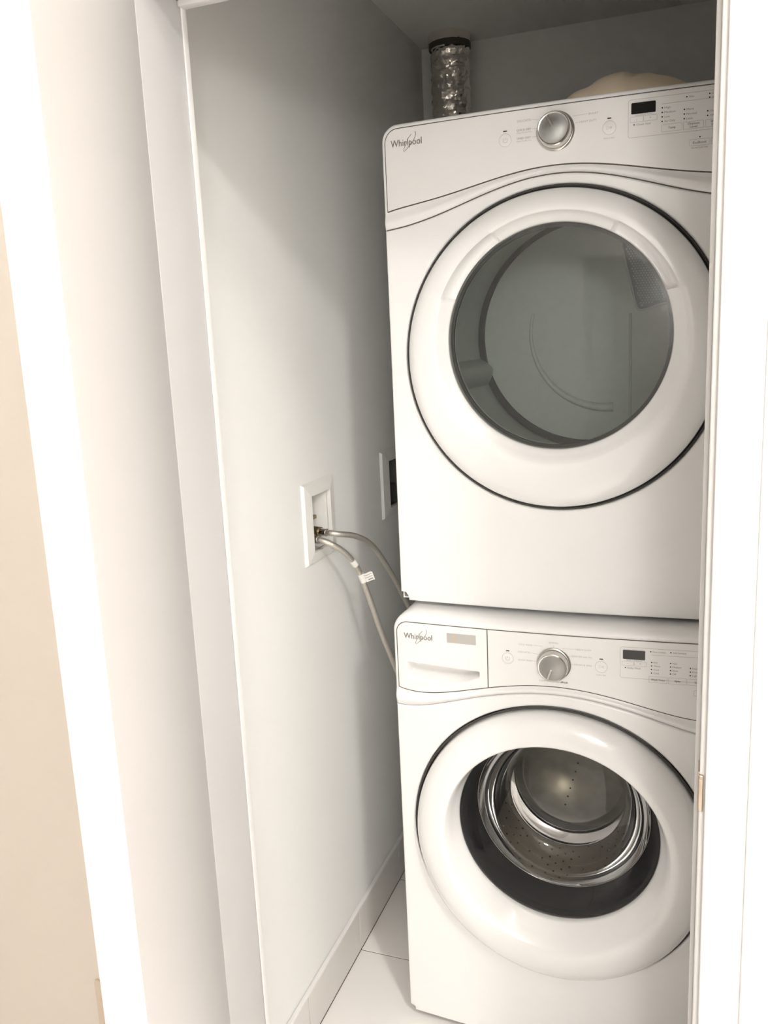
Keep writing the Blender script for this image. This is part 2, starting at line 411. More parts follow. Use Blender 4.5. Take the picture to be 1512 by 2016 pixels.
def hose(name, label, pts, tags=()):
    root = empty(name, pts[0]); tag(root, label, 'hose', 'braided water hoses')
    P = catmull(pts, 14)
    h = tube('braided_hose', P, 0.0068, BRAID, root, n=16)
    a, b = Vector(pts[0]), P[4]; d = (b - a).normalized()
    tube('coupling_nut', [a - d * 0.004, a + d * 0.016], 0.0125, BRASS, root, n=6, sharp=20)
    tube('ferrule', [a + d * 0.016, a + d * 0.036], 0.0088, CHROME, root, n=16)
    for (k, ln, wd, ang, txt) in tags:
        c = P[k]; t = (P[k + 1] - P[k - 1]).normalized()
        side = Vector((0.85, 0.45, 0.1)); side = (side - t * side.dot(t)).normalized()
        side = (side * math.cos(ang) + t * math.sin(ang)).normalized()
        nrm = t.cross(side).normalized()
        # wrap around the hose, then a flag
        tg = tube('paper_tag', [c - t * ln * 0.5, c + t * ln * 0.5], 0.0074, PAPER, root, n=16)
        o0 = c + nrm * 0.0; V = []
        for u in range(7):
            for v in (-0.5, 0.5):
                V.append(o0 + side * (wd * u / 6) + t * (v * ln) + nrm * (0.003 * math.sin(u * 0.9)))
        V2 = [p + nrm * 0.0004 for p in V]
        F = []
        for u in range(6):
            F.append((2 * u, 2 * u + 1, 2 * u + 3, 2 * u + 2)); F.append((14 + 2 * u, 14 + 2 * u + 2, 14 + 2 * u + 3, 14 + 2 * u + 1))
        fl_ = mesh_obj('tag_flap', V + V2, F, PAPER, tg, True)
        # printed lines on the flap
        V = []; F = []
        for r in range(txt):
            for s in (-1, 1):
                k0 = len(V); zz = -0.28 + 0.28 * r; hgt = 0.05 if r < txt - 1 else 0.12
                lo, hi = (0.12, 0.9) if r < txt - 1 else (0.45, 0.9)
                for u in range(9):
                    uu = lo + (hi - lo) * u / 8
                    ww = 0.003 * math.sin(uu * 6 * 0.9)
                    for e in (-1, 1): V.append(o0 + side * (wd * uu) + t * (-(zz + e * hgt * 0.5) * -ln) + nrm * (ww + (0.0009 if s > 0 else -0.0005)))
                for u in range(8):
                    F.append((k0 + 2 * u, k0 + 2 * u + 1, k0 + 2 * u + 3, k0 + 2 * u + 2))
        if txt: mesh_obj('tag_print', V, F, PRINT, tg)
    return root

hose('water_supply_hose', 'braided steel hose with white paper tags curving down behind the washer',
     [(XL - 0.020, 0.018, 1.130), (XL + 0.03, -0.0, 1.128), (XL + 0.062, 0.030, 1.097), (XL + 0.075, 0.075, 1.045), (XL + 0.085, 0.105, 0.975), (XL + 0.098, 0.145, 0.87), (XL + 0.115, 0.205, 0.74), (XL + 0.13, 0.27, 0.62)],
     [(37, 0.020, 0.010, 0.9, 1), (47, 0.024, 0.028, 0.25, 3)])
hose('water_supply_hose', 'untagged braided steel hose arching from the box behind the dryer',
     [(XL - 0.020, 0.056, 1.138), (XL + 0.035, 0.045, 1.136), (XL + 0.065, 0.100, 1.118), (XL + 0.075, 0.175, 1.076), (XL + 0.085, 0.245, 1.004), (XL + 0.095, 0.31, 0.92), (XL + 0.105, 0.37, 0.83), (XL + 0.11, 0.42, 0.72)])

# ------------------------------------------------------------------ machines
W = 0.686; XC = 0.343; BOW = 0.0141

def even_poly(us, zs, deg=3):
    c = np.polyfit(np.array(us) ** 2, np.array(zs), deg)
    return lambda x: float(np.polyval(c, (x - XC) ** 2))

TEXTCACHE = {}
def text_geo(s):
    if s in TEXTCACHE: return TEXTCACHE[s]
    cu = bpy.data.curves.new('t', 'FONT'); cu.body = s; cu.size = 1.0; cu.resolution_u = 2; cu.align_x = 'LEFT'
    ob = bpy.data.objects.new('t', cu)
    me = bpy.data.meshes.new_from_object(ob)
    V = [(v.co.x, v.co.y) for v in me.vertices]; F = [tuple(p.vertices) for p in me.polygons]
    bpy.data.objects.remove(ob); bpy.data.curves.remove(cu); bpy.data.meshes.remove(me)
    TEXTCACHE[s] = (V, F); return V, F

class Print:
    """flat print lying on the curved front surface"""
    def __init__(self, yf, eps): self.V = []; self.F = []; self.yf = yf; self.eps = eps
    def add(self, V, F):
        k = len(self.V)
        for x, z in V: self.V.append((x, self.yf(x) - self.eps, z))
        for f in F: self.F.append(tuple(i + k for i in f))
    def text(self, s, x, z, size=None, width=None, align='L', bold=0.0):
        V, F = text_geo(s)
        xs = [v[0] for v in V]; x0, x1 = min(xs), max(xs); sc = size
        sx = sc
        if width: sx = width / (x1 - x0); sc = size or sx
        off = {'L': -x0, 'C': -(x0 + x1) / 2, 'R': -x1}[align]
        self.add([(x + (a + off) * sx, z + b * sc) for a, b in V], F)
        if bold:
            self.add([(x + bold + (a + off) * sx, z + b * sc) for a, b in V], F)
    def line(self, pts, wd, closed=False):
        P = [Vector(p) for p in pts]; N = len(P); V = []; F = []
        for i, p in enumerate(P):
            if closed: t = (P[(i + 1) % N] - P[i - 1])
            else: t = P[min(i + 1, N - 1)] - P[max(i - 1, 0)]
            t = t.normalized(); nrm = Vector((-t.y, t.x)) * wd / 2
            V += [tuple(p + nrm), tuple(p - nrm)]
        for i in range(N if closed else N - 1):
            j = (i + 1) % N; F.append((2 * i, 2 * i + 1, 2 * j + 1, 2 * j))
        self.add(V, F)
    def disc(self, x, z, r, n=14): self.add([(x + r * math.cos(2 * math.pi * i / n), z + r * math.sin(2 * math.pi * i / n)) for i in range(n)], [tuple(range(n))])
    def ring(self, x, z, r, wd, n=48): self.line([(x + r * math.cos(2 * math.pi * i / n), z + r * math.sin(2 * math.pi * i / n)) for i in range(n)], wd, True)
    def rect(self, x0, x1, z0, z1, r=0.002, fill=False, wd=0.0005):
        pts = []
        for cx, cz, a0 in ((x1 - r, z1 - r, 0), (x0 + r, z1 - r, 90), (x0 + r, z0 + r, 180), (x1 - r, z0 + r, 270)):
            for k in range(5):
                a = math.radians(a0 + 22.5 * k); pts.append((cx + r * math.cos(a), cz + r * math.sin(a)))
        if fill: self.add(pts, [tuple(range(len(pts)))])
        else:
            # split the long runs so that the line follows the curved surface
            out = []
            for i, p in enumerate(pts):
                q = pts[(i + 1) % len(pts)]; L = math.dist(p, q); k = max(1, int(L / 0.02))
                for j in range(k): out.append((p[0] + (q[0] - p[0]) * j / k, p[1] + (q[1] - p[1]) * j / k))
            self.line(out, wd, True)
    def build(self, name, m, parent): return mesh_obj(name, self.V, self.F, m, parent)

def patch(name, xa, xb, zb, zt, yfun, m, parent, roll=0.003, depth=0.02, rtl=0.0, rtr=0.0, rolltop=None, n_mid=60, m_mid=26, extra=None, sharp=50, rbl=0.0):
    """front skin between two curves, with rolled edges and rounded top corners"""
    rolltop = rolltop or roll
    def ztc(x):
        z = zt(x)
        if rtl and x < xa + rtl: d = xa + rtl - x; z -= rtl - math.sqrt(max(0, rtl * rtl - d * d))
        if rtr and x > xb - rtr: d = x - (xb - rtr); z -= rtr - math.sqrt(max(0, rtr * rtr - d * d))
        return z
    def zbc(x):
        z = zb(x)
        if rbl and x < xa + rbl: d = xa + rbl - x; z += rbl - math.sqrt(max(0, rbl * rbl - d * d))
        if rbl and x > xb - rbl: d = x - (xb - rbl); z += rbl - math.sqrt(max(0, rbl * rbl - d * d))
        return z
    e = [0, .02, .07, .15, .27, .42, .6, .8, 1.0]
    R1 = max(rtl, roll, rbl); R2 = max(rtr, roll, rbl)
    def cl(R):
        return [R * (1 - math.cos(math.pi / 2 * k / 14)) for k in range(14)] if R > 0.006 else [R * v for v in e]
    L = [xa + v for v in cl(R1)] + [xa + roll * v for v in e]; Rr = [xb - v for v in cl(R2)] + [xb - roll * v for v in e]
    mid = [xa + R1 + (xb - R2 - xa - R1) * k / n_mid for k in range(n_mid + 1)]
    xs = sorted(set(round(v, 6) for v in L + mid + Rr))
    def dist(x, z):
        cand = [(x - xa, roll), (xb - x, roll), (z - zb(x), roll), (zt(x) - z, rolltop)]
        for c0, rr, on in ((xa + rtl, rtl, rtl and x < xa + rtl), (xb - rtr, rtr, rtr and x > xb - rtr)):
            cz_ = zt(x) - rr
            if on and z > cz_:
                h = math.hypot(x - c0, z - cz_); k = (z - cz_) / max(h, 1e-6); cand = [(rr - h, roll + (rolltop - roll) * k * k), (z - zb(x), roll)]
        for c0, on in ((xa + rbl, rbl and x < xa + rbl), (xb - rbl, rbl and x > xb - rbl)):
            if on and z < zb(x) + rbl: cand.append((rbl - math.hypot(x - c0, zb(x) + rbl - z), roll))
        y = 0.0
        for dd, rr in cand:
            if dd < rr: q = 1 - max(0, dd) / rr; y = max(y, rr * (1 - math.sqrt(max(0, 1 - q * q))))
        return y
    V = []; NZ = None
    for x in xs:
        a, b = zbc(x), ztc(x)
        lo = [a + roll * v for v in e]; hi = [b - rolltop * v for v in e][::-1]
        m0, m1 = a + roll, b - rolltop
        md = [m0 + (m1 - m0) * k / m_mid for k in range(1, m_mid)]
        zs = lo + md + hi; NZ = len(zs)
        for z in zs:
            V.append((x, yfun(x) + dist(x, z) + (extra(x, z) if extra else 0.0), z))
    F = []; NX = len(xs)
    for i in range(NX - 1):
        for j in range(NZ - 1): F.append((i * NZ + j, (i + 1) * NZ + j, (i + 1) * NZ + j + 1, i * NZ + j + 1))
    per = [i * NZ for i in range(NX)] + [(NX - 1) * NZ + j for j in range(1, NZ)] + [i * NZ + NZ - 1 for i in range(NX - 2, -1, -1)] + [j for j in range(NZ - 2, 0, -1)]
    k0 = len(V)
    for i in per: x, y, z = V[i]; V.append((x, max(y, yfun(x)) + depth, z))
    for i in range(len(per)):
        j = (i + 1) % len(per); F.append((per[i], per[j], k0 + j, k0 + i))
    return mesh_obj(name, V, F, m, parent, True, sharp)

def outline(xa, xb, zb, zt, rtl, rtr, n=60):
    """closed list of (x,z) around a patch"""
    P = []
    for k in range(n + 1): x = xa + (xb - xa) * k / n; P.append((x, zb(x)))
    ztx = lambda x: zt(x)
    for k in range(1, 8): P.append((xb, zb(xb) + (ztx(xb) - rtr - zb(xb)) * k / 8))
    for k in range(9):
        a = math.radians(90 * k / 8); P.append((xb - rtr + rtr * math.cos(a), ztx(xb - rtr) - rtr + rtr * math.sin(a)))
    for k in range(1, n): x = xb - rtr + (xa + rtl - xb + rtr) * k / n; P.append((x, ztx(x)))
    for k in range(9):
        a = math.radians(90 + 90 * k / 8); P.append((xa + rtl + rtl * math.cos(a), ztx(xa + rtl) - rtl + rtl * math.sin(a)))
    for k in range(1, 8): P.append((xa, ztx(xa) - rtl + (zb(xa) - ztx(xa) + rtl) * k / 8))
    Q = []
    for p in P:
        if not Q or math.dist(p, Q[-1]) > 1e-4: Q.append(p)
    return Q

def front_panel(name, xa, xb, zb, ztop, cz, R, yfun, m, parent, roll=0.004, rb=0.012):
    """front sheet with a round hole; polar grid"""
    def bound(a):
        c, s = math.cos(a), math.sin(a); lo, hi = R, 1.5
        def inside(x, z):
            if not (xa <= x <= xb and z >= zb and z <= ztop(x)): return False
            for cxx in (xa + rb, xb - rb):
                if abs(x - XC) > abs(cxx - XC) and z < zb + rb and math.hypot(x - cxx, z - zb - rb) > rb: return False
            return True
        for _ in range(44):
            md = (lo + hi) / 2
            if inside(XC + c * md, cz + s * md): lo = md
            else: hi = md
        return lo
    angs = set(2 * math.pi * k / 300 for k in range(300))
    for x, z in ((xa, ztop(xa)), (xb, ztop(xb)), (xa, zb + rb), (xb, zb + rb), (xa + rb, zb), (xb - rb, zb)):
        a0 = math.atan2(z - cz, x - XC) % (2 * math.pi); angs.update((a0 + d) % (2 * math.pi) for d in (-0.006, -0.002, 0.0, 0.002, 0.006))
    angs = sorted(angs)
    e = [0, .05, .15, .3, .5, .75, 1.0]
    V = []; NR = None
    for a in angs:
        b = bound(a); c, s = math.cos(a), math.sin(a)
        rin = 0.0045
        inner = [(R + rin * v, rin * (1 - math.sqrt(max(0, 1 - (1 - v) ** 2)))) for v in e]
        outer = [(b - roll * v, roll * (1 - math.sqrt(max(0, 1 - (1 - v) ** 2)))) for v in e][::-1]
        m0, m1 = R + rin, b - roll
        if m1 < m0 + 0.001:
            tot = b - R; f = 0.48 * tot
            inner = [(R + f * v, rin * (1 - math.sqrt(max(0, 1 - (1 - v) ** 2)))) for v in e]; outer = [(b - f * v, roll * (1 - math.sqrt(max(0, 1 - (1 - v) ** 2)))) for v in e][::-1]; m0, m1 = R + f, b - f
        md = [(m0 + (m1 - m0) * k / 14, 0.0) for k in range(1, 14)]
        row = [(R, rin + 0.03)] + inner + md + outer + [(b, roll + 0.02)]
        NR = len(row)
        for r, dy in row:
            x = XC + c * r; V.append((x, yfun(x) + dy, cz + s * r))
    F = []; N = len(angs)
    for i in range(N):
        i2 = (i + 1) % N
        for j in range(NR - 1): F.append((i * NR + j, i * NR + j + 1, i2 * NR + j + 1, i2 * NR + j))
    return mesh_obj(name, V, F, m, parent, True, 50)

def smooth(t): t = max(0, min(1, t)); return t * t * (3 - 2 * t)

def knob(yf, z, ptr, parent, r=0.0305, h=0.027):
    yb = yf(XC)
    k = lathe_y('control_knob', [(r + 0.004, yb + 0.001), (r + 0.004, yb - 0.002), (r + 0.0025, yb - 0.0035), (r + 0.0005, yb - 0.004), (r, yb - 0.006), (r - 0.0005, yb - h + 0.004), (r - 0.0012, yb - h + 0.0012), (r - 0.003, yb - h), (r - 0.0045, yb - h + 0.0004)], XC, z, CHROME, parent, n=96, sharp=35)
    k['label'] = 'round chrome dial'
    lathe_y('knob_face', [(r - 0.0044, yb - h + 0.0004), (r - 0.006, yb - h + 0.0006), (r * 0.5, yb - h - 0.0006), (0.0005, yb - h - 0.001)], XC, z, CHROMEF, k, n=96, cap=True)
    # pointer: a slim raised bar with two edges
    a = math.radians(ptr); d = Vector((math.cos(a), 0, math.sin(a))); s = Vector((-d.z, 0, d.x))
    c = Vector((XC, yb - h - 0.0006, z)); bm = bmesh.new()
    V = []
    for u, v in ((0.004, -0.0022), (r - 0.006, -0.0022), (r - 0.006, 0.0022), (0.004, 0.0022)):
        V.append(c + d * u + s * v)
    T = [p + Vector((0, -0.0022, 0)) for p in V]
    mesh_obj('pointer', V + T, [(0, 1, 2, 3), (4, 5, 6, 7)] + [(i, (i + 1) % 4, 4 + (i + 1) % 4, 4 + i) for i in range(4)], CHROME, k)
    Q = Print(lambda x: yb - h - 0.0028, 0.0002)
    for v in (-0.0024, 0.0024):
        p0 = c + d * 0.004 + s * v; p1 = c + d * (r - 0.006) + s * v
        Q.line([(p0.x, p0.z), (p1.x, p1.z)], 0.0006)
    Q.build('pointer_edges', SEAM, k)

def power_icon(P, x, z, r):
    P.line([(x + r * math.cos(math.radians(a)), z + r * math.sin(math.radians(a))) for a in range(125, 416, 15)], 0.0006); P.line([(x, z + r * 0.1), (x, z + r * 1.15)], 0.0006)
def start_icon(P, x, z, r):
    P.line([(x - r, z - r * .8), (x - r, z + r * .8), (x + r * .2, z)], 0.0006, True)
    P.line([(x + r * .5, z - r * .5), (x + r * .5, z + r * .5)], 0.0007); P.line([(x + r, z - r * .5), (x + r, z + r * .5)], 0.0007)

def round_button(name, yf, eps, x, z, parent, icon, small):
    """push button: thin printed ring, icon and the little lamp above"""
    r = 0.0118; yb = yf(x)
    b = lathe_y(name, [(r, yb - eps + 0.001), (r, yb - eps - 0.0003), (r - 0.001, yb - eps - 0.0006), (0.0004, yb - eps - 0.0006)], x, z, PANEL, parent, n=40, cap=True)
    P = Print(lambda q: yb, eps + 0.0009); P.ring(x, z, r - 0.0003, 0.0005)
    icon(P, x, z, 0.0042); P.build('icon', PRINTL, b)
    L = Print(yf, eps + 0.0004); L.rect(x - 0.0036, x + 0.0036, z + 0.0148, z + 0.0168, 0.0008, True); L.build('indicator_light', BLACK, b)
    if small:
        S = Print(yf, eps + 0.0004); S.text(small, x, z - 0.0185, size=0.0042, width=0.019, align='C'); S.build('button_lettering', PRINTL, b)
    return b

def logo(yf, eps, x0, x1, z, parent):
    P = Print(yf, eps); P.text('Whirlpool', x0, z, size=0.0185, width=x1 - x0, bold=0.00035)
    g = P.build('brand_lettering', LOGO, parent)
    Q = Print(yf, eps + 0.0002); cx = x0 + (x1 - x0) * 0.615; cz = z + 0.0065; pts = []
    for k in range(56):
        a = 2 * math.pi * k / 56; u, v = 0.0205 * math.cos(a), 0.0048 * math.sin(a) * (1.25 if math.cos(a) > 0 else 0.8)
        t = math.radians(52); pts.append((cx + u * math.cos(t) - v * math.sin(t), cz + u * math.sin(t) + v * math.cos(t)))
    Q.line(pts[8:] + pts[:3], 0.0011)
    Q.build('brand_swoosh', LOGO, g)

class Dial:
    """the printed words and leader lines round a dial, each a piece of its own"""
    def __init__(self, yf, eps, parent): self.a = (yf, eps, parent)
    def text(self, *k, **kw): word(*self.a, 'dial_lettering', PRINTL, *k, **kw)
    def line(self, *k, **kw):
        P = Print(*self.a[:2]); P.line(*k, **kw); P.build('dial_line', PRINTL, self.a[2])

def word(yf, eps, parent, name, m, *k, **kw):
    P = Print(yf, eps); P.text(*k, **kw); return P.build(name, m, parent)

def display_block(yf, eps, zo, parent, labels):
    """framed option field: black display, minus/plus keys, columns of lamps with words, option keys. zo = z shift (0 for the dryer)"""
    x0, x1, zt, zb = 0.4705, 0.672, 1.9560 + zo, 1.8935 + zo
    F_ = Print(yf, eps); F_.rect(x0, x1, zb, zt, 0.004, wd=0.0006); F_.line([(0.527 + 0.145 * k / 8, zt - 0.0125) for k in range(9)], 0.0006)
    F_.build('option_frame', PRINTL, parent)
    D = Print(yf, eps + 0.0008); D.rect(0.4755, 0.5165, zt - 0.0240, zt - 0.0055, 0.0015, True)
    dis = D.build('display_window', DISP, parent); dis['label'] = 'small black display'
    K = Print(yf, eps); K.text(labels['est'], 0.4965, zt - 0.0272, size=0.0034, width=0.028, align='C'); K.build('display_lettering', PRINTL, dis)
    for xa, xb, s in ((0.4738, 0.4958, '-'), (0.4966, 0.5190, '+')):
        kb = Print(yf, eps); kb.rect(xa, xb, zt - 0.0372, zt - 0.0282, 0.001); kb.text(s, (xa + xb) / 2, zt - 0.0345, size=0.0075, align='C')
        kb.build('adjust_key', PRINTL, parent)
    for (x, z, s, wd) in labels['lamps'] + [(0.4805, zt - 0.0415 - zo, labels['check'], 0.0245)]:
        L = Print(yf, eps + 0.0002); L.disc(x, z + zo, 0.00125); L.build('indicator_light', BLACK, parent)
        if s: word(yf, eps, parent, 'option_lettering', PRINT, s, x + 0.0038, z - 0.0017 + zo, size=0.0048, width=wd)
    for (xa, xb, za, zb_, lines, wd) in labels['keys']:
        B = Print(yf, eps); B.rect(xa, xb, za + zo, zb_ + zo, 0.0012); b = B.build('option_key', PRINTL, parent)
        S = Print(yf, eps); n = len(lines); mid = (za + zb_) / 2 + zo
        for i, s in enumerate(lines): S.text(s, (xa + xb) / 2, mid - 0.0019 + ((n - 1) / 2 - i) * 0.0052, size=0.0056, width=wd[i], align='C', bold=0.0002)
        S.build('key_lettering', PRINT, b)
    if labels.get('extra'):
        for (s, x, z, wd, size) in labels['extra']: word(yf, eps, parent, 'note_lettering', PRINT, s, x, z + zo, size=size, width=wd, align='C')

def flat(z): return lambda x: z

def cabinet(inset, zb, zt, ya, yb, r, parent):
    """sheet-metal shell, open at the front, with rounded top edges"""
    def prof(o, rr):
        P = [(inset + o, zb + o), (inset + o, zt - r)]
        P += [(inset + r - (rr) * math.cos(math.radians(a)), zt - r + rr * math.sin(math.radians(a))) for a in range(10, 91, 10)]
        P += [(W - inset - r + rr * math.cos(math.radians(a)), zt - r + rr * math.sin(math.radians(a))) for a in range(90, -1, -10)]
        P += [(W - inset - o, zb + o)]
        return P
    A, B = prof(0, r), prof(0.003, r - 0.003); n = len(A); V = []; F = []
    for P in (A, B):
        for y in (ya, yb): V += [(x, y, z) for x, z in P]
    for i in range(n):
        j = (i + 1) % n
        F += [(i, j, n + j, n + i), (2 * n + i, 2 * n + j, 3 * n + j, 3 * n + i), (i, j, 2 * n + j, 2 * n + i)]
    F.append(tuple(n + i for i in range(n))); F.append(tuple(3 * n + i for i in range(n)))
    return mesh_obj('cabinet', V, F, WHITE, parent, True, 30)

def band(x, z, groove, pbot, amt):
    t = (z - groove(x)) / (pbot(x) - groove(x)) / 0.86
    return -amt * math.sin(math.pi * t) ** 2 if 0 < t < 1 else 0.0

# ------------------------------------------------------------------ dryer
def dryer():
    Y0 = 0.0; ZB, ZT = 1.004, 1.9745; DZ, DR = 1.523, 0.3070
    yf = lambda x: Y0 - BOW * (1 - ((x - XC) / XC) ** 2)
    root = empty('clothes_dryer', (XC, 0.4, ZB))
    tag(root, 'white front-loading dryer with clear round window stacked on the washer', 'dryer')
    groove = even_poly([.344, .297, .190, .09, .0135, .051, .14, .27], [1.7774, 1.7817, 1.8056, 1.8376, 1.8474, 1.8459, 1.8289, 1.7905])
    pbot = even_poly([0, .032, .051, .139, .242, .267, .338], [1.8640, 1.8620, 1.8620, 1.8465, 1.8285, 1.8235, 1.8128])
    # cabinet as an open-front shell so that the drum can sit inside
    cabinet(0.0012, ZB + 0.002, ZT - 0.001, 0.012, 0.785, 0.032, root)
    for x in (0.055, W - 0.055):
        for y in (0.05, 0.72):
            tube('foot', [(x, y, 0.9957), (x, y, ZB + 0.004)], 0.022, PLAST, root, n=24)
    front_panel('front_panel', 0, W, ZB, lambda x: groove(x) - 0.0007, DZ, DR, yf, WHITE, root, roll=0.004, rb=0.018)
    con = patch('console', 0, W, lambda x: groove(x) + 0.0007, flat(ZT), yf, WHITE, root, roll=0.004, depth=0.02, rtl=0.032, rtr=0.032, rolltop=0.007,
                extra=lambda x, z: band(x, z, groove, pbot, 0.004))
    xa, xb = 0.0075, W - 0.0075; yp = lambda x: yf(x) - 0.0016
    panel = patch('control_panel', xa, xb, pbot, flat(1.9650), yp, PANEL, root, roll=0.0012, depth=0.006, rtl=0.026, rtr=0.026)
    tube('panel_gap_shade', [(x, yf(x) - 0.0004, z) for x, z in outline(xa - 0.0006, xb + 0.0006, lambda x: pbot(x) - 0.0006, flat(1.9656), 0.0265, 0.0265)], 0.0008, SEAM, con, n=6, closed=True)  # dark tubes, here and below, paint the shadow gap round the panel
    tube('panel_gap_shade', [(x, yf(x) - 0.0005, pbot(x) - 0.0011) for x in np.linspace(xa, xb, 60)], 0.0011, SEAM, con, n=6)
    tube('console_seam', [(x, yf(x) + 0.003, groove(x)) for x in np.linspace(0.002, W - 0.002, 80)], 0.0012, SEAM, con, n=6)
    eps = 0.0006
    logo(yp, eps, 0.0200, 0.0850, 1.9315, panel)
    knob(yp, 1.9205, 118, panel)
    round_button('power_button', yp, 0.0002, 0.2500, 1.9160, panel, power_icon, None)
    round_button('start_button', yp, 0.0002, 0.4380, 1.9150, panel, start_icon, 'Hold to Start')
    D = Dial(yp, eps, panel)
    D.text('DELICATES', 0.2730, 1.9440, size=0.0052, width=0.0255); D.line([(0.3000, 1.9458), (0.3110, 1.9440)], 0.0005)
    D.text('QUICK DRY', 0.2715, 1.9285, size=0.0052, width=0.0270, bold=0.0003); D.text('Adjust Drying Time', 0.2715, 1.9245, size=0.0034, width=0.0280); D.line([(0.3000, 1.9300), (0.3100, 1.9295)], 0.0005)
    D.text('TIMED DRY', 0.2710, 1.9140, size=0.0052, width=0.0265, bold=0.0003); D.text('Adjust Drying Time', 0.2710, 1.9100, size=0.0034, width=0.0280); D.line([(0.2990, 1.9155), (0.3090, 1.9155)], 0.0005)
    D.text('BULKY', 0.4025, 1.9410, size=0.0052, width=0.0165); D.line([(0.3740, 1.9425), (0.4005, 1.9430)], 0.0005)
    D.text('HEAVY DUTY', 0.3860, 1.9290, size=0.0052, width=0.0300); D.line([(0.3780, 1.9300), (0.3845, 1.9305)], 0.0005)
    lamps = [(0.5275, 1.9370, 'High', 0.0100), (0.5275, 1.9295, 'Medium', 0.0185), (0.5275, 1.9222, 'Low', 0.0090), (0.5275, 1.9148, 'Air Only', 0.0180),
             (0.5640, 1.9300, 'More', 0.0115), (0.5640, 1.9225, 'Normal', 0.0165), (0.5640, 1.9150, 'Less', 0.0100),
             (0.6020, 1.9235, 'On', 0.0060), (0.6020, 1.9160, 'Off', 0.0065), (0.6400, 1.9235, '', 0), (0.6400, 1.9160, '', 0),
             (0.5675, 1.9500, 'Wet', 0.0085), (0.6045, 1.9510, 'Cool Down', 0.0240), (0.6045, 1.9450, 'Wrinkle', 0.0190), (0.5905, 1.8828, '', 0)]
    keys = [(0.5270, 0.5605, 1.8975, 1.9095, ['Temp'], [0.012]), (0.5630, 0.5960, 1.8975, 1.9095, ['Dryness', 'Level'], [0.019, 0.012]), (0.5990, 0.6320, 1.8975, 1.9095, ['Wrinkle', 'Shield'], [0.017, 0.014]), (0.6350, 0.6680, 1.8975, 1.9095, ['Signal'], [0.014]),
            (0.5740, 0.6065, 1.8690, 1.8795, ['EcoBoost'], [0.022]), (0.6090, 0.6415, 1.8690, 1.8795, ['Control'], [0.017])]
    display_block(yp, eps, 0.0, panel, dict(est='Estimated Time', check='Check Vent', lamps=lamps, keys=keys,
                  extra=[('Normal Cycle Only', 0.5903, 1.8645, 0.027, 0.0034), ('Lock', 0.6250, 1.8645, 0.008, 0.0034)]))
    # door ring, with dark backing and dark tube painting the shade of its gap
    tube('door_gap_shade', [(XC + (DR - 0.0030) * math.cos(a), yf(XC + DR * math.cos(a)) - 0.0008, DZ + (DR - 0.0030) * math.sin(a)) for a in np.linspace(0, 2 * math.pi, 161)[:-1]], 0.0017, GAPM, root, n=8, closed=True)
    lathe_y('door_recess', [(DR + 0.004, 0.026), (DR - 0.03, 0.026)], XC, DZ, GAPM, root, n=96, yadd=yf)
    prof = [(0.2990, 0.022), (0.2990, -0.004), (0.2982, -0.010), (0.296, -0.0165), (0.289, -0.0235), (0.279, -0.0285), (0.266, -0.0320), (0.252, -0.0335), (0.240, -0.0335),
            (0.2360, -0.0325), (0.2325, -0.0300), (0.226, -0.0245), (0.219, -0.0190), (0.2135, -0.0160), (0.2115, -0.0135), (0.2108, -0.006), (0.2108, 0.012)]
    sh = [0, 0, 0, 0, .001, .003, .007, .012, .018, .021, .0235, .0255, .027, .0275, .0275, .0275, .0275]
    def slot(i, r, a):
        if not 9 <= i <= 13: return 0.0
        d = math.degrees(a) % 360; k = 0.0
        for a0, a1 in ((119, 158.5), (21, 62)):
            k = max(k, smooth((d - a0) / 1.6) * smooth((a1 - d) / 1.6))
        return k * {9: 0.004, 10: 0.013, 11: 0.014, 12: 0.0125, 13: 0.009}[i]
    door = lathe_y('door', prof, XC, DZ, RINGW, root, n=360, yadd=yf, cshift=sh, mod=slot, sharp=55)
    gz = DZ + 0.0275
    lathe_y('door_window', [(0.2116, -0.0105), (0.19, -0.0115), (0.13, -0.0125), (0.0005, -0.013)], XC, gz, GLASS_D, door, n=128, yadd=lambda x: -BOW * 0.9, cap=True)
    lathe_y('window_seal', [(0.2108, 0.000), (0.2045, 0.000), (0.2045, 0.006)], XC, gz, GAPM, door, n=96, yadd=lambda x: -BOW * 0.6)
    # tumble drum
    dz = 1.565
    drum = lathe_y('drum', [(0.2110, 0.030), (0.222, 0.038), (0.240, 0.055), (0.276, 0.075), (0.276, 0.485)], XC, dz - 0.012, DRUMG, root, n=128, sharp=50)
    lathe_y('drum_seal', [(0.277, 0.478), (0.262, 0.480), (0.262, 0.492)], XC, dz - 0.008, GAPM, drum, n=128)
    lathe_y('drum_back', [(0.275, 0.492), (0.160, 0.490), (0.0005, 0.490)], XC + 0.0, dz - 0.008, DRUMG, drum, n=128, cap=True, sharp=60)
    # raised arc pressing and vertical pressing
    tube('pressed_arc', [(0.385 + 0.185 * math.cos(math.radians(a)), 0.489, 1.563 + 0.187 * math.sin(math.radians(a))) for a in range(165, 276, 5)], lambda t: 0.003 + 0.008 * t, DRUMG, drum, n=10)
    tube('pressed_ridge', [(0.442, 0.490, 1.325), (0.440, 0.490, 1.60)], 0.003, DRUMG, drum, n=8)
